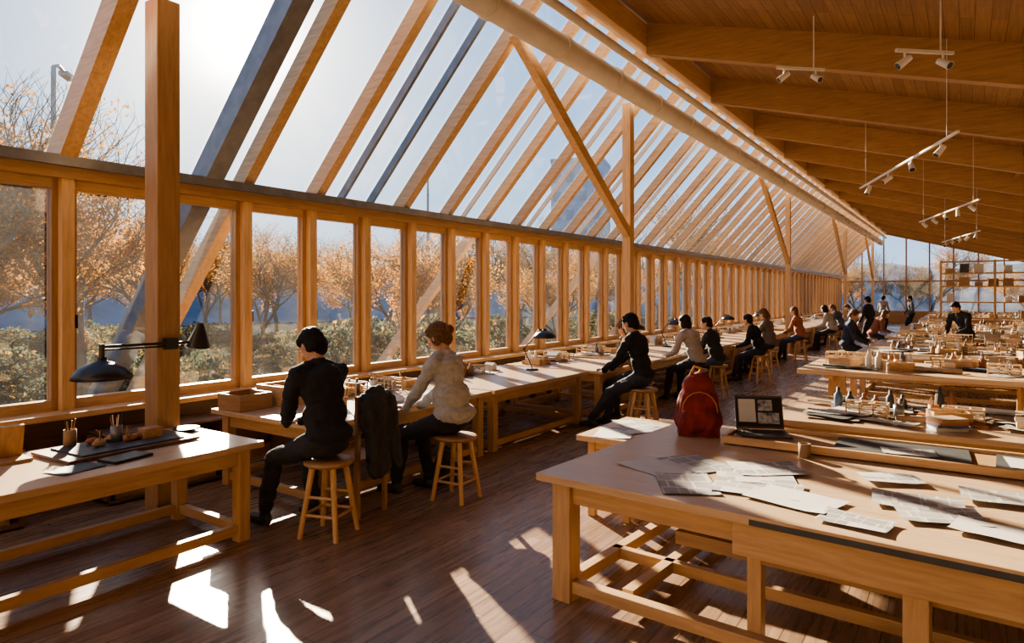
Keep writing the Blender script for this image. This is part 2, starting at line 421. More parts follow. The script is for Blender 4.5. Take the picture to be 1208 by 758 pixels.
def person(name,loc,yaw,top,trousers,hair,shoe=(.03,.03,.035),seat=.56,lean=.25,hp=.5,hy=0,hands=((-.2,.62,.77),(.2,.62,.77)),feet=((-.13,.5,0),(.13,.42,0)),scale=1.0,voxel=.011,style='short',standing=False,fem=False,hs=1.04,loose=0):
    detail=voxel<.014
    B=MB(); P=[]
    def cap(p,r0,q,r1,lab):
        B.cap(p,r0,q,r1); P.append(('c',np.array(p),np.array(q),r0,r1,lab))
    def ell(c,r,lab,R=None):
        R=R or Matrix.Identity(3); B.ell(c,r,None,R); P.append(('e',np.array(c),np.array(R),np.array(r),0,lab))
    SK,TO,TR,SH,LI=0,1,2,3,4
    hz=(seat+.105) if not standing else .92
    hip=V((0,0,hz))
    f=lambda a,l:V((0,math.sin(a)*l,math.cos(a)*l))
    abd=hip+f(lean*.6,.18); chest=abd+f(lean,.19); nb=chest+f(lean*1.4,.175); 
    hc=nb+f(lean*1.4+hp*.35,.148)
    Rl=Matrix.Rotation(-lean,3,'X'); Rh=Matrix.Rotation(hy,3,'Z')@Matrix.Rotation(-hp,3,'X')
    def hp_(x,y,z): return hc+Rh@V((x*hs,y*hs,z*hs))
    def hr(a,b_,c): return (a*hs,b_*hs,c*hs)
    sw=.165 if fem else .19
    ell(hip,(.17,.13,.115),TR); ell(hip+V((0,-.02,.05)),(.16+loose,.125+loose,.1),TO)
    ell(abd,((.15 if not fem else .14)+loose,.115+loose,.15),TO,Rl); ell(chest,(.17 if not fem else .15,.12,.165),TO,Rl)
    ell(chest+Rl@V((0,-.025,.07)),(.16,.09,.09),TO,Rl)
    cap(nb-f(lean,.03),.066,nb+f(lean,.005),.058,TO)
    cap(nb,.053,hp_(0,-.015,-.05),.050,SK)
    for s in(-1,1):
        sp=nb+Rl@V((s*sw,.01,-.07))
        cap(nb+V((s*.035,0,-.015)),.045,sp+V((0,0,.004)),.056,TO)
        cap(chest+V((s*.08,0,.05)),.08,sp,.058,TO)
        side=0 if s<0 else 1
        tgt=V(hands[side]); pole=V((s*.5,-.4,-.8))
        el,wr=ik(sp,tgt,.29,.255,pole)
        cap(sp,.061,el,.048,TO); cap(el,.048,wr,.035,TO)
        dv=(wr-el).normalized(); 
        fw=V((dv.x*.6-s*.25,dv.y,0)).normalized() if not standing else dv
        nrm=V((0,0,1)) if not standing else V((s,0,0)); sd=fw.cross(nrm).normalized()
        inn=-s*sd
        cap(wr,.026,wr+fw*.03,.024,SK)
        w0=wr+fw*.02
        for i,(l,o) in enumerate(((.070,.030),(.078,.010),(.072,-.010),(.056,-.029))):
            kn=w0+fw*(.085-.006*abs(i-1))+inn*o
            cap(w0+inn*o*.6,.014,kn,.012,SK)
            p1=kn+(fw*.9+inn*o*3-nrm*.15).normalized()*l*.45; p2=p1+(fw*.8-nrm*.6).normalized()*l*.32; p3=p2+(fw*.5-nrm*.85).normalized()*l*.23
            cap(kn,.0105,p1,.0095,SK); cap(p1,.0095,p2,.0088,SK); cap(p2,.0088,p3,.0078,SK)
        tb=w0+inn*.026+fw*.01; t1=tb+(fw*.7+inn*.75-nrm*.2).normalized()*.042; t2=t1+(fw+inn*.25-nrm*.2).normalized()*.032
        cap(tb,.015,t1,.0115,SK); cap(t1,.0115,t2,.009,SK)
        hj=hip+V((s*.09,.02,-.015)); an=V(feet[side])+V((0,0,.085))
        kn,an=ik(hj,an,.43,.425,V((s*.15,1,.6)))
        cap(hj,.092,kn,.062,TR); cap(kn,.062,kn.lerp(an,.35),.058,TR); cap(kn.lerp(an,.35),.058,an+V((0,0,.03)),.046,TR)
        z0=an.z-.085
        cap(V((an.x,an.y-.02,z0+.05)),.04,V((an.x+s*.015,an.y+.13,z0+.035)),.034,SH)
        cap(V((an.x,an.y-.03,z0+.035)),.034,V((an.x+s*.02,an.y+.16,z0+.028)),.028,SH)
        cap(an+V((0,0,.02)),.042,V((an.x,an.y,z0+.05)),.04,SH)
    ell(hp_(0,-.008,.02),hr(.074,.093,.092),SK,Rh); ell(hp_(0,.028,-.045),hr(.056,.06,.062),SK,Rh)
    ell(hp_(0,.07,-.085),hr(.022,.018,.018),SK,Rh)
    cap(hp_(0,.088,.012),.009,hp_(0,.107,-.022),.0125,SK)
    ell(hp_(0,.083,-.052),hr(.024,.012,.009),LI,Rh)
    ell(hp_(0,.078,.03),hr(.045,.012,.01),SK,Rh)
    for s in(-1,1): ell(hp_(s*.081,.008,-.008),hr(.010,.02,.031),SK,Rh)
    me=remesh(B,voxel,2)
    n=len(me.polygons); ce=np.empty(n*3); me.polygons.foreach_get('center',ce); ce=ce.reshape(-1,3)
    best=np.full(n,1e9); lab=np.zeros(n,int)
    for p in P:
        if p[0]=='c':
            a,bq=p[1],p[2]; ab=bq-a; t=np.clip(((ce-a)@ab)/max(ab@ab,1e-9),0,1); d=np.linalg.norm(ce-(a+t[:,None]*ab),axis=1)-(p[3]+(p[4]-p[3])*t)
        else:
            q=(ce-p[1])@p[2]; k=np.linalg.norm(q/p[3],axis=1); d=(k-1)*p[3].min()
        mk=d<best; best[mk]=d[mk]; lab[mk]=p[5]
    vl=np.zeros(len(me.vertices)); cnt=np.zeros(len(me.vertices))
    for poly,l in zip(me.polygons,lab):
        for vi in poly.vertices: vl[vi]+= (1 if l in(TO,TR) else 0); cnt[vi]+=1
    w=vl/np.maximum(cnt,1)
    fo=fold(.015,9,(1,1,1.8)); co=[v.co.copy() for v in me.vertices]; nr=[v.normal.copy() for v in me.vertices]
    for i,v in enumerate(me.vertices):
        if w[i]>0: v.co=co[i]+nr[i]*(w[i]*(fo(co[i])+.007))
    root=make_obj(me,name,[skinmat(),plain('cloth_'+'_'.join('%d'%(c*255) for c in top),top,.9,0,.15,30,.3),plain('cloth_'+'_'.join('%d'%(c*255) for c in trousers),trousers,.9,0,.15,30,.3),plain('shoe_%d'%int(shoe[0]*255),shoe,.5),plain('lips',(.36,.15,.12),.5)],None,lab.tolist())
    root.location=(loc[0],loc[1],0); root.rotation_euler=(0,0,yaw); root.scale=(scale,)*3
    H=MB()
    H.ell(hp_(0,-.022,.038),hr(.086,.096,.088),None,Rh)
    H.ell(hp_(0,.034,.086),hr(.055,.035,.025),None,Rh)
    H.ell(hp_(0,-.052,-.015),hr(.080,.058,.088),None,Rh)
    H.ell(hp_(0,-.048,-.07),hr(.055,.036,.036),None,Rh)
    for s in(-1,1): H.ell(hp_(s*.066,-.022,.0),hr(.023,.045,.062),None,Rh); H.ell(hp_(s*.066,.02,.045),hr(.018,.032,.035),None,Rh)
    if style=='bob':
        for s in(-1,1): H.ell(hp_(s*.068,-.015,-.04),hr(.028,.052,.085),None,Rh)
        H.ell(hp_(0,-.062,-.06),hr(.08,.045,.09),None,Rh)
    if style=='bun':
        H.ell(hp_(0,-.115,.0),hr(.042,.04,.042),None,Rh)
        for s in(-1,1): H.ell(hp_(s*.070,.0,-.015),hr(.022,.045,.06),None,Rh)
    if style=='long':
        for s in(-1,1): H.ell(hp_(s*.06,-.03,-.06),hr(.035,.05,.12),None,Rh)
        H.ell(hc+V((0,-.08,-.11)),(.085,.045,.17),None)
    hm=remesh(H,.006 if detail else .018,1)
    disp(hm,lambda p:.005*noise.noise(V((p.x*90,p.y*90,p.z*22)))+.006*noise.noise(p*18))
    make_obj(hm,'hair',[plain('hair_%d'%int(hair[0]*255),hair,.65,0,.5,60,.5,.25)],root)
    if detail:
        E=MB(); ew=plain('eye_white',(.7,.68,.65),.3,var=.02); ei=plain('eye_iris',(.05,.03,.02),.2,var=.02); br=plain('hair_%d'%int(hair[0]*255),hair)
        for s in(-1,1):
            E.ell(hp_(s*.029,.074,.008),(.012,.012,.009),ew,Rh,10,7); E.ell(hp_(s*.029,.083,.007),(.005,.004,.005),ei,Rh,8,6)
            E.ell(hp_(s*.030,.088,.032),(.016,.005,.004),br,Rh,8,6)
        E.done('eyes',parent=root,recenter=False)
    return root
BK=(.018,.018,.022); PI=math.pi
stool(-3.96,3.38,rz=.3)
person('seated_man',(-3.98,3.38),PI/2-.05,BK,(.03,.03,.035),(.012,.009,.008),scale=1.06,lean=.2,hp=.65,hy=.25,hands=((-.06,.40,.745),(.10,.44,.74)),feet=((-.16,.52,0),(.14,.36,0)),voxel=.0095,loose=.012)
stool(-3.72,4.60,rz=.1)
person('seated_woman',(-3.76,4.60),PI/2+.1,(.38,.38,.38),BK,(.13,.07,.032),scale=1.06,lean=.16,hp=.6,hy=.2,hands=((-.06,.44,.725),(.12,.42,.725)),feet=((-.12,.50,0),(.13,.34,0)),voxel=.0095,style='bun',fem=True,loose=.035)
stool(-3.52,8.28); person('seated_man',(-3.54,8.28),PI/2,BK,(.04,.045,.06),(.015,.01,.008),lean=.2,hp=.4,hands=((-.12,.46,.74),(.12,.48,.74)),feet=((-.15,.62,0),(.13,.55,0)),scale=1.06,voxel=.011)
stool(-3.85,8.95); person('seated_woman',(-3.87,8.95),PI/2,(.34,.17,.075),(.05,.05,.07),(.14,.07,.035),lean=.28,hp=.7,hands=((-.1,.40,.75),(.1,.40,.75)),style='long',fem=True,voxel=.011,loose=.02)
far=[(-3.62,11.75,PI/2,(.03,.03,.035),'short'),(-3.7,10.9,PI/2-.3,(.38,.35,.32),'bob'),(-3.5,14.2,PI/2+.1,(.015,.015,.02),'short'),(-3.7,15.9,PI/2,(.16,.13,.11),'bob'),
 (-3.7,19.3,PI/2,(.34,.13,.08),'long'),(-3.5,23.2,PI/2,(.4,.37,.33),'bob'),(-3.6,25.9,PI/2,(.1,.1,.12),'short'),(-3.6,29.4,PI/2,(.25,.25,.25),'short'),
 (-2.15,16.3,-PI/2,(.04,.05,.08),'short'),(-2.2,21.6,-PI/2+.3,(.25,.1,.06),'bob')]
for i,(x,y,a,c,st) in enumerate(far):
    stool(x,y,rz=i*.4); rr=random.uniform
    person('seated_student',(x,y),a,c,random.choice([(.03,.035,.05),(.06,.07,.12),(.12,.09,.06)]),random.choice([(.02,.012,.01),(.14,.07,.03),(.05,.03,.02)]),style=st,voxel=.018,lean=rr(.1,.5),hp=rr(.2,.8),hy=rr(-.5,.5),hands=((-rr(.05,.2),rr(.38,.48),.75),(rr(.05,.2),rr(.38,.48),.75)),scale=rr(.96,1.06),loose=rr(0,.03))
person('standing_student',(.0,17.62),PI*.8,BK,(.02,.02,.03),(.012,.01,.008),standing=True,lean=.42,hp=.6,hands=((-.10,.42,.95),(.10,.46,.95)),feet=((-.12,0,0),(.12,.1,0)),voxel=.016)
for i,(x,y,a) in enumerate(((-2.6,24.6,1.2),(-2.0,34.5,2.),(-3.4,37.5,-.6))):
    person('standing_student',(x,y),a,((.02,.02,.03),(.08,.09,.12),(.3,.25,.2))[i],(.02,.02,.03),(.012,.01,.008),standing=True,lean=.08,hp=.3,hands=((-.25,.2,.9),(.25,.2,.95)),feet=((-.1,0,0),(.1,.08,0)),voxel=.022)
# ------------------------------------------------------------------ chair with jacket
b=MB(); L=wood('mid','Z'); cx,cy=-4.2,3.88
b.box((cx,cy,.46),(.38,.34,.03),wood('mid','X'))
for sx in(-1,1):
    for sy in(-1,1):
        h=.98 if sx>0 else .45
        b.box((cx+sx*.17,cy+sy*.15,h/2),(.035,.035,h),L)
for z in(.72,.9): b.box((cx+.17,cy,z),(.02,.27,.07),wood('mid','Y'))
b.done('wooden_chair',bevel=.004)
J=MB(); x=cx+.19
J.ell((x+.03,cy,.97),(.07,.17,.05)); J.ell((x+.06,cy-.02,.80),(.045,.17,.22)); J.ell((x+.07,cy+.01,.55),(.04,.17,.24)); J.ell((x-.055,cy,.83),(.03,.15,.16))
J.cap((x+.07,cy+.15,.93),.045,(x+.10,cy+.19,.40),.038); J.cap((x+.07,cy-.13,.93),.05,(x+.12,cy-.12,.5),.04)
J.ell((x+.02,cy,1.01),(.05,.10,.04))
jm=remesh(J,.010,2); disp(jm,fold(.035,8,(1,2.2,.5))); make_obj(jm,'draped_jacket',[plain('jacket_cloth',(.045,.05,.06),.85,0,.2,30,.3)])
def bag(name,loc,col,col2,sx,sy,sz,rz):
    B=MB(); 
    B.ell((0,0,sz*.26),(sx*.52,sy*.52,sz*.28)); B.ell((0,0,sz*.46),(sx*.47,sy*.47,sz*.36)); B.ell((0,0,sz*.72),(sx*.34,sy*.38,sz*.27)); B.ell((0,-sy*.36,sz*.27),(sx*.40,sy*.24,sz*.22))
    B.box((0,0,sz*.14),(sx*.86,sy*.8,sz*.26),None)
    m=remesh(B,.008,3); disp(m,fold(.016,9,(1.6,1.6,.7)))
    zmin=min(v.co.z for v in m.vertices)
    for v in m.vertices: v.co.z=max(v.co.z,zmin+.02)-zmin-.02
    o=make_obj(m,name,[plain(name+'_cloth',col,.8,0,.45,9,.3)]); o.location=loc; o.rotation_euler=(0,0,rz)
    b=MB(); M=plain(name+'_strap',col2,.6)
    pts=[V((0,0,sz*.93)),V((.02,0,sz*1.03)),V((-.03,0,sz*1.06)),V((-.06,0,sz*.93))]
    for a,c in zip(pts,pts[1:]): b.cap(a,.009,c,.009,M)
    for s in(-1,1):
        pts=[V((s*sx*.15,sy*.34,sz*.85)),V((s*sx*.26,sy*.52,sz*.6)),V((s*sx*.34,sy*.52,sz*.3)),V((s*sx*.38,sy*.42,sz*.1))]
        for a,c in zip(pts,pts[1:]): b.cap(a,.014,c,.014,M)
    for i in range(8):
        t0=math.pi*i/8;t1=math.pi*(i+1)/8
        b.cap(V((math.cos(t0)*sx*.36,-sy*.5,sz*.40+math.sin(t0)*sz*.30)),.004,V((math.cos(t1)*sx*.36,-sy*.5,sz*.40+math.sin(t1)*sz*.30)),.004,M)
    b.done('straps',parent=o,recenter=False)
bag('red_backpack',(-1.66,4.93,.75),(.20,.020,.014),(.5,.22,.06),.35,.26,.48,.4)
bag('dark_backpack',(-4.12,4.93,0),(.02,.02,.024),(.04,.04,.04),.26,.18,.34,.9)
bag('canvas_sack',(.55,3.85,0),(.36,.34,.32),(.3,.28,.26),.5,.35,.36,.2)
# ------------------------------------------------------------------ lamps
def dome(b,c,r,mat,R=None):
    h=r*.62
    b.lathe(c,[(r*.16,h*1.25),(r*.18,h*1.05),(r*.45,h*.93),(r*.75,h*.66),(r*.93,h*.3),(r,0),(r*.97,0),(r*.9,h*.28),(r*.72,h*.62),(r*.4,h*.88),(0,h*.95)],mat,28,R)
    b.ell(V(c)+V((0,0,h*.45)),(r*.25,r*.25,r*.3),WHT)
b=MB()
dome(b,(-5.33,2.40,1.17),.205,BLACK)
b.cyl((-5.33,2.40,1.32),(-5.33,2.40,1.43),.02,.02,BLACK)
b.cyl((-5.33,2.40,1.41),(-5.33,3.10,1.405),.011,.011,BLACK,8); b.cyl((-5.33,2.40,1.385),(-5.33,3.02,1.38),.007,.007,BLACK,8)
b.box((-5.345,2.93,1.40),(.048,.10,.09),BLACK)
R=Matrix.Rotation(.25,3,'Y')
b.lathe((-5.33,3.15,1.37),[(.10,0),(.035,.17),(.02,.20),(0,.2)],BLACK,20,R); b.lathe((-5.33,3.15,1.37),[(.097,0),(.03,.165)],WHT,20,R)
b.done('swing_arm_lamp')
def desk_lamp(x,y,z,s=1,rz=0):
    b=MB(); b.lathe((0,0,0),[(0,.02),(.08,.02),(.09,.01),(.09,0),(0,0)],BLACK,20)
    b.cyl((0,0,.02),(0,-.12,.3),.008,.008,BLACK,8); b.cyl((0,-.12,.3),(0,.1,.58),.008,.008,BLACK,8); b.ell((0,-.12,.3),(.018,)*3,BLACK)
    b.cyl((0,.1,.58),(0,.16,.56),.014,.014,BLACK,8)
    dome(b,V((0,.18,.46)),.16*s,BLACK); return b.done('desk_lamp',loc=(x,y,z),rz=rz)
desk_lamp(-5.12,8.05,.72,1.05,-1.2)
for x,y in((-5.0,11.0),(-5.1,13.2),(-5.0,16.5),(-5.0,19.5)): desk_lamp(x,y,.72,1,-1.5)
def spot(b,p,d):
    p=V(p);d=V(d).normalized()
    b.cyl(p,p-V((0,0,.08)),.012,.012,WHT,8); q=p-V((0,0,.1))
    b.cyl(q-d*.06,q+d*.08,.03,.04,WHT,14); b.cyl(q+d*.081,q+d*.082,.034,.034,BLACK,14)
def track(p,q,n,hang):
    b=MB(); p=V(p);q=V(q); b.bar(p,q,.03,.025,WHT)
    for t in(.08,.92):
        a=p.lerp(q,t); b.cyl(a,(a.x,a.y,ceilz(a.x)-.005),.004,.004,WHT,6)
    for i in range(n):
        a=p.lerp(q,(i+.5)/n); spot(b,a,(random.uniform(-1,1),random.uniform(-1,.4),-.7))
    b.done('track_light')
track((-.07,8.88,3.6),(-1.48,12.7,3.6),4,0)
track((.2,14.6,3.5),(-.9,18.4,3.5),5,0)
track((.3,20.5,3.4),(-.6,24.4,3.4),5,0)
def ceilspot(x,y):
    b=MB(); z=ceilz(x)-.46; b.bar((x-.35,y-.3,z-.18),(x+.1,y+.1,z-.18),.03,.03,WHT); b.cyl((x,y,z-.18),(x,y,ceilz(x)-.005),.008,.008,WHT,6)
    spot(b,(x-.28,y-.24,z-.18),(-.7,-.4,-.6)); spot(b,(x+.02,y+.02,z-.18),(.6,-.4,-.5)); b.done('ceiling_spotlight')
ceilspot(-1.5,8.6); ceilspot(-.2,7.6)
b=MB(); sx0,sx1,sy=-.8,2.6,30.6
for x in(sx0,(sx0+sx1)/2,sx1):
    for dy in(0,.5): b.box((x,sy+dy,1.55),(.07,.07,3.1),wood('light','Z'))
for z in(.3,.9,1.5,2.1,2.6,3.05):
    b.box(((sx0+sx1)/2,sy+.25,z),(sx1-sx0,.5,.05),wood('light','X'))
    for i in range(7):
        if z<3 and random.random()<.6:
            h=random.uniform(.12,.35); b.box((sx0+.3+i*.45,sy+.25,z+.025+h/2),(random.uniform(.15,.35),.3,h),random.choice([CARD,WHITE,wood('mid','X'),DMAT,CLAY]))
b.done('storage_shelf')
# ------------------------------------------------------------------ clutter
def papers(name,lst,z,mat=PAPER):
    b=MB()
    for i,(x,y,w,h,r) in enumerate(lst): b.sheet((x,y,z+.0015*i),w,h,r,mat if i%5 else WHITE)
    b.done(name)
papers('newspapers',[(-1.55,3.85,.3,.42,1.2),(-1.28,3.60,.3,.42,.5),(-1.38,4.05,.3,.4,1.0),(-1.0,3.95,.42,.3,.35),(-.93,3.72,.45,.32,.1),(-.72,3.62,.42,.3,-.25),(-.98,4.15,.4,.3,.6),(-.42,3.42,.3,.2,-.15),(-.2,3.9,.4,.28,.1),(-.1,3.72,.36,.26,.3),(.1,3.6,.3,.22,-.2),(-.35,4.3,.3,.2,.4),(.15,4.2,.35,.25,.1),(.5,3.8,.3,.24,.5)],.751)
papers('newspapers',[(-2.38,5.0,.3,.4,.3),(-2.3,5.25,.3,.4,-.4),(-2.4,5.45,.28,.38,.9)],.661)
b=MB(); b.box((.05,4.98,.775),(2.9,.5,.025),wood('mid','X')); 
b.box((.05,4.72,.785),(2.94,.03,.05),wood('light','X')); b.box((.05,5.22,.785),(2.94,.03,.05),wood('light','X')); b.box((-1.41,4.97,.785),(.03,.5,.05),wood('light','Y'))
b.box((.05,4.98,.757),(2.9,.45,.012),wood('mid','X'))
b.done('wooden_tray',bevel=.002)
b=MB(); b.box((-.35,4.97,.795),(.75,.42,.012),DMAT,(0,0,.05)); b.box((.45,4.95,.795),(.6,.4,.012),DMAT,(0,0,-.04)); b.sheet((-.3,4.9,.802),.3,.2,.2,PAPER); b.sheet((.4,4.95,.802),.4,.28,.1,WHITE); b.done('cutting_mats')
def laptop(x,y,z,rz):
    b=MB(); G=plain('laptop_shell',(.10,.10,.11),.4,.5,.1); b.box((0,0,.01),(.34,.24,.018),G); b.box((0,.03,.0195),(.29,.11,.002),BLACK); b.box((0,-.075,.0195),(.1,.06,.001),STEEL)
    for r in range(4):
        for c in range(12): b.box((-.132+c*.024,.07-r*.026,.022),(.019,.02,.003),DMAT)
    th=math.radians(20); R=Matrix.Rotation(-th,3,'X')
    c=V((0,.12,.02))+R@V((0,0,.125)); b.box(c,(.34,.012,.245),G,R)
    b.box(c+R@V((0,-.0075,0)),(.32,.001,.215),BLACK,R)
    S1=plain('screen_white',(.5,.52,.55),.3,var=.1); S2=plain('screen_photo',(.28,.3,.33),.3,var=.9,scale=30)
    b.box(c+R@V((-.085,-.0085,.01)),(.12,.001,.17),S1,R); b.box(c+R@V((.045,-.0085,.05)),(.1,.001,.08),S2,R); b.box(c+R@V((.065,-.0085,-.045)),(.15,.001,.08),S2,R)
    return b.done('laptop_computer',loc=(x,y,z),rz=rz)
laptop(-1.2,4.98,.789,.45)
b=MB(); b.lathe((0,0,0),[(0,0),(.035,0),(.038,.09),(.034,.09),(.032,.01),(0,.01)],CARD,20); b.done('paper_cup',loc=(-.86,4.62,.751))
def pencil_cup(b,x,y,z):
    c=random.choice([CLAY,CARD,WHT,STEEL]); b.lathe((x,y,z),[(0,0),(.04,0),(.04,.11),(.036,.11),(.034,.01),(0,.01)],c,14)
    for i in range(6):
        a=random.random()*6.28; b.cyl((x+.015*math.cos(a),y+.015*math.sin(a),z+.02),(x+.04*math.cos(a),y+.04*math.sin(a),z+random.uniform(.15,.2)),.004,.004,random.choice([CLAY,WHITE,BLACK,wood('light','Z')]),6)
def house(b,x,y,z,s):
    m=random.choice([WHITE,wood('pale','X'),CARD,wood('light','X')]); w=s*random.uniform(.6,1);d=s*random.uniform(.5,.9);h=s*random.uniform(.3,.6)
    b.box((x,y,z+.006),(w*1.5,d*1.5,.012),CARD)
    b.box((x,y,z+.012+h/2),(w,d,h),m)
    zz=z+.012+h; vs=[(x-w*.55,y-d*.55,zz),(x+w*.55,y-d*.55,zz),(x+w*.55,y+d*.55,zz),(x-w*.55,y+d*.55,zz),(x-w*.55,y,zz+h*.5),(x+w*.55,y,zz+h*.5)]
    b.add(vs,[(0,1,5,4),(2,3,4,5),(0,4,3),(1,2,5),(3,2,1,0)],m)
def frame(b,x,y,z,s,m):
    n=3
    for i in range(n+1):
        for j in(0,1): b.box((x+(i/n-.5)*s*2,y+(j-.5)*s,z+s*.4),(.012,.012,s*.8),m)
    for j in(0,1):
        for k in(.25,.5,.8): b.box((x,y+(j-.5)*s,z+s*k),(s*2,.012,.012),m)
    for i in range(n+1): b.box((x+(i/n-.5)*s*2,y,z+s*.8),(.012,s,.012),m)
def bottle(b,x,y,z):
    h=random.uniform(.12,.22); b.lathe((x,y,z),[(0,0),(.035,0),(.035,h*.65),(.014,h*.8),(.014,h),(0,h)],random.choice([WHT,CLAY,BLUE,DMAT,CARD]),12)
def clutter(name,x0,x1,y0,y1,z,n,seed,big=1):
    random.seed(seed); b=MB(); b.sheet(((x0+x1)/2,(y0+y1)/2,z),.3,.2,.2,PAPER)
    for i in range(n):
        x=random.uniform(x0+.25,x1-.25);y=random.uniform(y0+.18,y1-.18); r=random.uniform(-.6,.6); t=random.random()
        if t<.40: b.sheet((x,y,z+.001+.0015*i/4),random.uniform(.2,.5),random.uniform(.15,.35),r,random.choice([PAPER,PAPER,WHITE,CARD,DMAT]))
        elif t<.50:
            zz=z
            for k in range(random.randint(1,4)):
                h=random.uniform(.012,.03); b.box((x,y,zz+h/2),(.22,.16,h),random.choice([CARD,CLAY,DMAT,WHITE,BLUE,wood('mid','X')]),(0,0,r+k*.1)); zz+=h
        elif t<.60: pencil_cup(b,x,y,z)
        elif t<.68: bottle(b,x,y,z); bottle(b,x+.09,y+.03,z)
        elif t<.74: house(b,x,y,z,random.uniform(.10,.2)*big)
        elif t<.82: frame(b,x,y,z,random.uniform(.10,.17)*big,wood('pale','X'))
        elif t<.89:
            a=V((math.cos(r),math.sin(r),0))*.22; b.cyl(V((x,y,z+.03))-a,V((x,y,z+.03))+a,.028,.028,random.choice([WHITE,CARD]),12)
        elif t<.95:
            for k in range(5):
                a=r+k*.35; d=V((math.cos(a),math.sin(a),0))*random.uniform(.06,.16); p=V((x+random.uniform(-.08,.08),y+random.uniform(-.08,.08),z+.008+k*.004)); b.cyl(p-d,p+d,.006,.006,random.choice([wood('light','X'),BLACK,CLAY,STEEL]),6)
        else:
            b.box((x,y,z+.01),(.26,.18,.015),wood('mid','X'),(0,0,r))
            w,d,h=.26,.18,.09
            for s in(-1,1):
                b.box((x+s*w/2*math.cos(r),y+s*w/2*math.sin(r),z+h/2),(.012,d,h),wood('light','Y'),(0,0,r)); b.box((x-s*d/2*math.sin(r),y+s*d/2*math.cos(r),z+h/2),(w,.012,h),wood('light','X'),(0,0,r))
    b.done(name)
clutter('desk_supplies',-5.85,-5.2,4.4,6.0,.72,20,1); clutter('desk_supplies',-5.85,-5.3,6.15,7.9,.72,20,2)
clutter('desk_papers',-5.15,-4.5,4.0,5.9,.721,6,14,.5)
for i,(a,c) in enumerate(ly): clutter('desk_supplies',-5.85,-5.2,a,c,.72,22,20+i,1.2)
clutter('architectural_models',-1.3,2.3,5.8,7.3,.78,90,3,1.1)
clutter('architectural_models',-1.5,2.7,7.95,9.35,.975,60,4)
for i,(a,z) in enumerate(RT):
    clutter('architectural_models',-1.55,2.9,a+.05,a+1.65,z,75,40+i,1.5)
random.seed(99)
b=MB()
def crate(b,x,y,z,w,d,h,m1,m2):
    b.box((x,y,z+.008),(w,d,.014),m1)
    for s in(-1,1):
        b.box((x+s*(w/2-.008),y,z+h/2),(.014,d,h),m2); b.box((x,y+s*(d/2-.008),z+h/2),(w-.02,.014,h),m1)
crate(b,-5.66,3.82,.72,.36,.34,.15,wood('mid','X'),wood('mid','Y')); crate(b,-5.62,4.22,.72,.4,.34,.19,wood('light','X'),wood('light','Y'))
b.box((-5.62,4.22,.84),(.36,.02,.1),CARD); b.done('wooden_crates',bevel=.002)
b=MB(); b.box((-4.95,2.35,.735),(.5,.9,.02),wood('dark','Y'),(0,0,.05)); b.box((-4.95,2.35,.75),(.42,.7,.012),DMAT,(0,0,.05)); b.done('drawing_board')
b=MB(); z=.757
pencil_cup(b,-5.0,2.35,z); pencil_cup(b,-5.12,2.1,z)
for i in range(9):
    x=random.uniform(-5.12,-4.92);y=random.uniform(1.98,2.6); b.ell((x,y,z+.02),(random.uniform(.02,.04),random.uniform(.03,.05),.022),random.choice([CARD,CLAY,wood('mid','X')]))
    b.cyl((x,y,z+.01),(x+random.uniform(-.08,.08),y+random.uniform(-.1,.1),z+random.uniform(.03,.12)),.006,.004,random.choice([wood('mid','Z'),BLACK]),6)
b.box((-4.95,2.56,z+.035),(.10,.13,.07),wood('mid','X')); b.done('craft_supplies')
b=MB(); b.box((-4.56,2.2,.731),(.17,.27,.018),BLACK,(0,0,.2)); b.sheet((-4.55,1.9,.722),.2,.28,.2,DMAT); b.done('tablet_computer')
b=MB(); b.box((-5.15,1.75,.84),(.03,.16,.22),wood('mid','Z'),(0,.2,0)); b.box((-5.1,1.75,.731),(.18,.18,.02),wood('mid','X')); b.done('wooden_book_stand')
b=MB(); b.lathe((0,0,0),[(0,0),(.05,0),(.1,.02),(.1,.028),(.045,.012),(0,.012)],BLACK,24); b.done('black_dish',loc=(-5.1,2.92,.72))
for i,(x,y) in enumerate(((-6.2,1.6),(-6.2,3.3),(-6.2,5.2),(-6.2,7.0),(-6.25,9.6),(-6.25,13))):
    b=MB(); w,d,h=.42,1.1,.6; m=wood('dark','Y')
    b.box((x,y,h-.01),(w,d,.02),m); b.box((x,y,.03),(w,d,.02),m); b.box((x-w/2+.01,y,h/2),(.02,d,h),m)
    for s in(-1,0,1): b.box((x,y+s*(d/2-.01),h/2),(w-.02,.02,h-.02),m)
    for s in(-.25,.25): b.box((x,y+s*d,.14),(w*.7,d*.35,.2),CARD)
    b.done('low_cabinet')
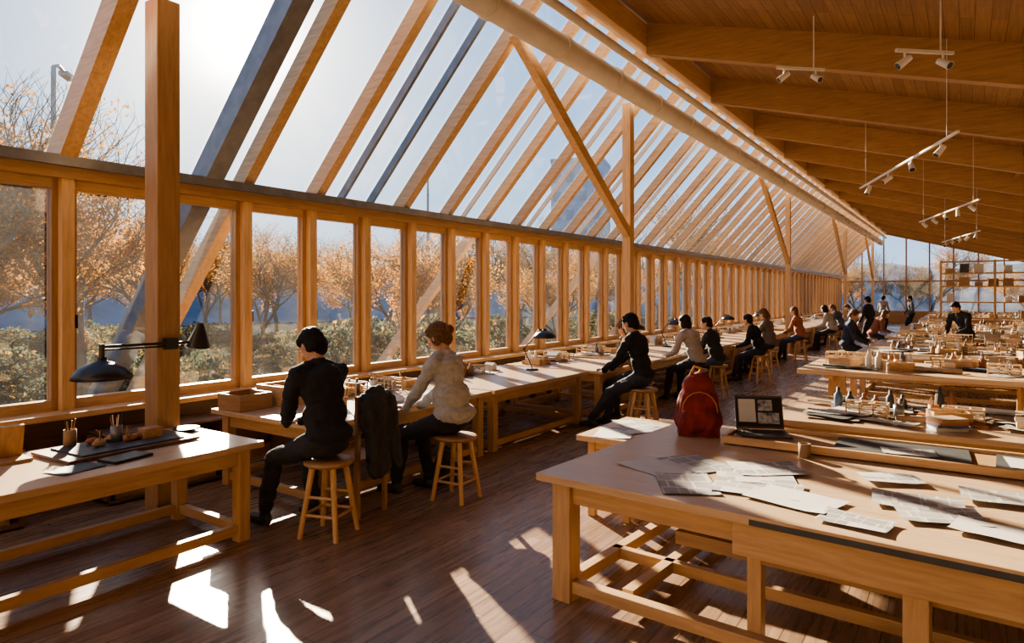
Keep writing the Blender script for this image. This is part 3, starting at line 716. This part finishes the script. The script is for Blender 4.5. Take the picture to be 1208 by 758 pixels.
# ------------------------------------------------------------------ outside
GRD=plain('outdoor_ground',(.045,.05,.05),1,0,.35,.15,spec=0)
GZ=-2.2
b=MB(); b.add([(-260,-120,GZ),(XW-.16,-120,GZ),(XW-.16,300,GZ),(-260,300,GZ)],[(0,1,2,3)],GRD); b.add([(XW-.16,Y1+.3,GZ),(200,Y1+.3,GZ),(200,300,GZ),(XW-.16,300,GZ)],[(0,1,2,3)],GRD); b.done('ground')
BARK=plain('bark',(.12,.095,.08),.95,0,.3,8,spec=.1)
def leafmat(name,c):
    m,nt,bs=new_mat(name)
    tr=N(nt,'ShaderNodeBsdfTranslucent'); df=N(nt,'ShaderNodeBsdfDiffuse'); mx=N(nt,'ShaderNodeMixShader'); mx.inputs[0].default_value=.5
    tc=N(nt,'ShaderNodeTexCoord'); no=N(nt,'ShaderNodeTexNoise'); no.inputs['Scale'].default_value=1.5; nt.links.new(tc.outputs['Object'],no.inputs['Vector'])
    r=ramp(nt,[(.35,tuple(x*.75 for x in c)),(.65,tuple(min(1,x*1.15) for x in c))]); nt.links.new(no.outputs['Fac'],r.inputs['Fac'])
    nt.links.new(r.outputs['Color'],tr.inputs['Color']); nt.links.new(r.outputs['Color'],df.inputs['Color'])
    nt.links.new(df.outputs[0],mx.inputs[1]); nt.links.new(tr.outputs[0],mx.inputs[2]); nt.links.new(mx.outputs[0],nt.nodes['Material Output'].inputs['Surface'])
    return m
LF1=leafmat('autumn_leaf',(.42,.18,.04)); LF2=leafmat('autumn_leaf_gold',(.46,.26,.08)); LF3=leafmat('shrub_leaf',(.10,.12,.08))
def leaf(b,p,s,mat):
    u=V((random.gauss(0,1),random.gauss(0,1),random.gauss(0,1))).normalized(); w=u.orthogonal().normalized()
    b.add([p-u*s,p+w*s*.6,p+u*s,p-w*s*.6],[(0,1,2,3)],mat)
def tree_mesh(seed,H,leaves,spread=1.0,ztop=6.0):
    random.seed(seed); b=MB(); tips=[]
    def grow(p,d,L,r,lv):
        segs=3 if lv<5 else 2; q=p
        for i in range(segs):
            d=(d+V((random.uniform(-1,1),random.uniform(-1,1),random.uniform(-.3,.6)))*.16).normalized()
            nq=q+d*L/segs; r2=r*(1-.25*(i+1)/segs) if lv<6 else r*.6
            b.cyl(q,nq,r*(1-.25*i/segs),r2,BARK,(8 if lv<2 else 5) if lv<4 else 3,False); q=nq
            if lv>=3: tips.append(q.copy())
            if i<segs-1 and lv<5 and lv>0 and random.random()<.7:
                s=(d+V((random.uniform(-1,1),random.uniform(-1,1),random.uniform(-.2,.7)))*spread).normalized(); grow(q,s,L*.6,r*.5,lv+1)
        if lv<6:
            for k in range(3 if lv<2 else 2):
                s=(d+V((random.uniform(-1,1),random.uniform(-1,1),random.uniform(-.3,.6)))*.85*spread).normalized()
                grow(q,s,L*.74,r*.58,lv+1)
    grow(V((0,0,0)),V((0,0,1)),H*.25,H*.014,0)
    low=[t for t in tips if t.z<ztop+random.gauss(0,.7)]
    for i in range(leaves):
        t=random.choice(low)
        if noise.noise(t*.6)<-.15: continue
        leaf(b,t+V((random.gauss(0,.16),random.gauss(0,.16),random.gauss(0,.13))),random.uniform(.03,.06),LF1 if random.random()<.5 else LF2)
    return b
T1=tree_mesh(3,10.5,22000,1.0,6.4).done('autumn_tree',loc=(-14.5,3.4,GZ),recenter=False)
T2=tree_mesh(11,11.5,18000,1.1,6.0).done('autumn_tree',loc=(-17,7.2,GZ),recenter=False)
T3=tree_mesh(23,8.5,18000,1.2,5.4).done('autumn_tree',loc=(-16,16.8,GZ),recenter=False)
rnd=random.Random(5)
spots=[(-24,5.5,T3,1.2),(-24,13,T1,1.0),(-19,23,T2,.75),(-27,19,T3,1.1),(-18,31,T3,.9),(-28,27,T1,.9),(-36,14,T3,1.1),(-36,4,T1,1),(-20,44,T1,.8),(-32,38,T2,1),(-40,24,T3,1.2),(-17,-2,T2,1),(-30,52,T1,1),(4,66,T3,1),(-8,64,T2,.9)]
for i in range(34):
    a=-.15+1.75*i/34+rnd.uniform(-.02,.02); R_=rnd.uniform(42,72)
    spots.append((-math.cos(a)*R_,math.sin(a)*R_+2,(T1,T2,T3)[i%3],rnd.uniform(.95,1.35)))
for x,y,T,s in spots:
    if x>-12 and y<55: continue
    o=inst(T,'autumn_tree',(x,y,GZ),rnd.random()*6); o.scale=(s,)*3
random.seed(31); b=MB()
for k in range(7):
    c=V((random.uniform(-1.6,1.6),random.uniform(-.8,.8),random.uniform(.3,.9)))
    b.cyl((c.x*.4,c.y*.4,0),c,.03,.015,BARK,5)
    for i in range(900):
        d=V((random.gauss(0,1),random.gauss(0,1),random.gauss(0,1))).normalized()*random.uniform(.75,1)
        p=c+V((d.x*.8,d.y*.8,d.z*.7)); 
        if p.z>0: leaf(b,p,random.uniform(.04,.08),LF3 if random.random()<.8 else LF2)
S0=b.done('garden_shrub',loc=(-21,1.5,GZ),recenter=False)
for i in range(46):
    R_=rnd.uniform(20,44); a=-.1+1.6*i/46
    x=-math.cos(a)*R_-3; y=math.sin(a)*R_+2
    if x>-13: continue
    o=inst(S0,'garden_shrub',(x,y,GZ),rnd.random()*6); o.scale=(rnd.uniform(1.0,1.9),)*3
HILL=plain('hazy_hill_foliage',(.15,.18,.21),1,0,.3,.25,spec=0)  # foliage tone with bluish distance haze put into the colour
b=MB(); n=160; rows=5
vs=[]
for j in range(rows):
    for i in range(n+1):
        a=math.radians(-20+150*i/n)
        Rr=85+j*12; x=-math.cos(a-math.radians(20))*Rr; y=math.sin(a-math.radians(20))*Rr*1.3+30
        h=[GZ,5,8,7,GZ][j]*(1+.25*noise.noise(V((i*.09,0,0)))) + (.9*noise.noise(V((i*.7,j*3,1))) if 0<j<4 else 0)
        vs.append((x,y,h if 0<j<4 else GZ))
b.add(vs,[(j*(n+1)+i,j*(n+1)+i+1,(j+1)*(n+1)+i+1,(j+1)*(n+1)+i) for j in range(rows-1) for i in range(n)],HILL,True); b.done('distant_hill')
def building(x,y,w,d,h,rz,col):
    b=MB(); F=plain('facade_%d'%int(col[0]*100),col,.8,0,.05); Wn=plain('facade_window',(.22,.27,.34),.3,0,.2)
    b.box((0,0,h/2),(w,d,h),F); b.box((0,0,h+.3),(w*1.02,d*1.02,.6),F)
    fl=int(h/3.2); nc=max(2,int(w/2.2)); nd=max(2,int(d/2.2))
    for k in range(fl):
        for i in range(nc):
            for s in(-1,1): b.box(((i+.5)/nc*w-w/2,s*(d/2+.02),1.8+k*3.2),(w/nc*.6,.1,1.7),Wn)
        for i in range(nd):
            for s in(-1,1): b.box((s*(w/2+.02),(i+.5)/nd*d-d/2,1.8+k*3.2),(.1,d/nd*.6,1.7),Wn)
    b.done('office_building',loc=(x,y,GZ),rz=rz)
building(-57,106,9,9,27,.3,(.36,.42,.5))
def lamp_post(x,y,h,rz):
    b=MB(); b.cyl((0,0,0),(0,0,h),.09,.05,STEEL,10); b.cyl((0,0,h),(.25,0,h+.1),.04,.04,STEEL,8); b.cyl((.25,0,h+.1),(.6,0,h+.05),.04,.04,STEEL,8); b.box((.75,0,h+.02),(.5,.2,.1),STEEL); b.done('street_lamp',loc=(x,y,GZ),rz=rz)
lamp_post(-16.9,6.6,9.1,2.4); lamp_post(-20,22.7,9.2,2.4)
# ------------------------------------------------------------------ light
sd=V((-.902,.596,.395)).normalized()
L=bpy.data.lights.new('sun','SUN'); L.energy=22; L.color=(1,.82,.59); L.angle=.012
o=bpy.data.objects.new('sun',L); scene.collection.objects.link(o); o.rotation_euler=sd.to_track_quat('Z','Y').to_euler(); o.location=(-30,20,15)
w=bpy.data.worlds.new('sky'); scene.world=w; w.use_nodes=True; nt=w.node_tree; bg=nt.nodes['Background']
tc=N(nt,'ShaderNodeTexCoord'); sp=N(nt,'ShaderNodeSeparateXYZ'); nt.links.new(tc.outputs['Generated'],sp.inputs[0])
r=ramp(nt,[(0,(.52,.68,.86)),(.12,(.36,.59,.88)),(.40,(.17,.41,.78)),(1,(.11,.29,.62))]); nt.links.new(sp.outputs['Z'],r.inputs['Fac'])
nz=N(nt,'ShaderNodeVectorMath',operation='NORMALIZE'); nt.links.new(tc.outputs['Generated'],nz.inputs[0])
dt=N(nt,'ShaderNodeVectorMath',operation='DOT_PRODUCT'); dt.inputs[1].default_value=sd; nt.links.new(nz.outputs[0],dt.inputs[0])
mxx=N(nt,'ShaderNodeMath',operation='MAXIMUM'); mxx.inputs[1].default_value=0; nt.links.new(dt.outputs['Value'],mxx.inputs[0])
cur=r.outputs['Color']
for ex,colr in((16,(.38,.30,.20)),(70,(1.6,1.35,.95)),(600,(9,8.4,7))):
    p=N(nt,'ShaderNodeMath',operation='POWER'); p.inputs[1].default_value=ex; nt.links.new(mxx.outputs[0],p.inputs[0])
    m=N(nt,'ShaderNodeMix',data_type='RGBA',blend_type='ADD'); m.clamp_result=False; m.inputs[7].default_value=(*colr,1); nt.links.new(p.outputs[0],m.inputs[0]); nt.links.new(cur,m.inputs[6]); cur=m.outputs[2]
nt.links.new(cur,bg.inputs['Color']); bg.inputs['Strength'].default_value=1.05
scene.view_settings.view_transform='AgX'
try: scene.view_settings.look='AgX - Medium High Contrast'
except Exception as e: print(e)
scene.view_settings.exposure=.55
# ------------------------------------------------------------------ camera
c=bpy.data.cameras.new('camera'); co=bpy.data.objects.new('camera',c); scene.collection.objects.link(co)
co.location=(0,0,1.8); co.rotation_euler=(math.pi/2,0,math.radians(34.2)); c.lens=23.48; c.sensor_width=36; c.sensor_fit='HORIZONTAL'; c.shift_y=-.0265; c.clip_end=600
scene.camera=co
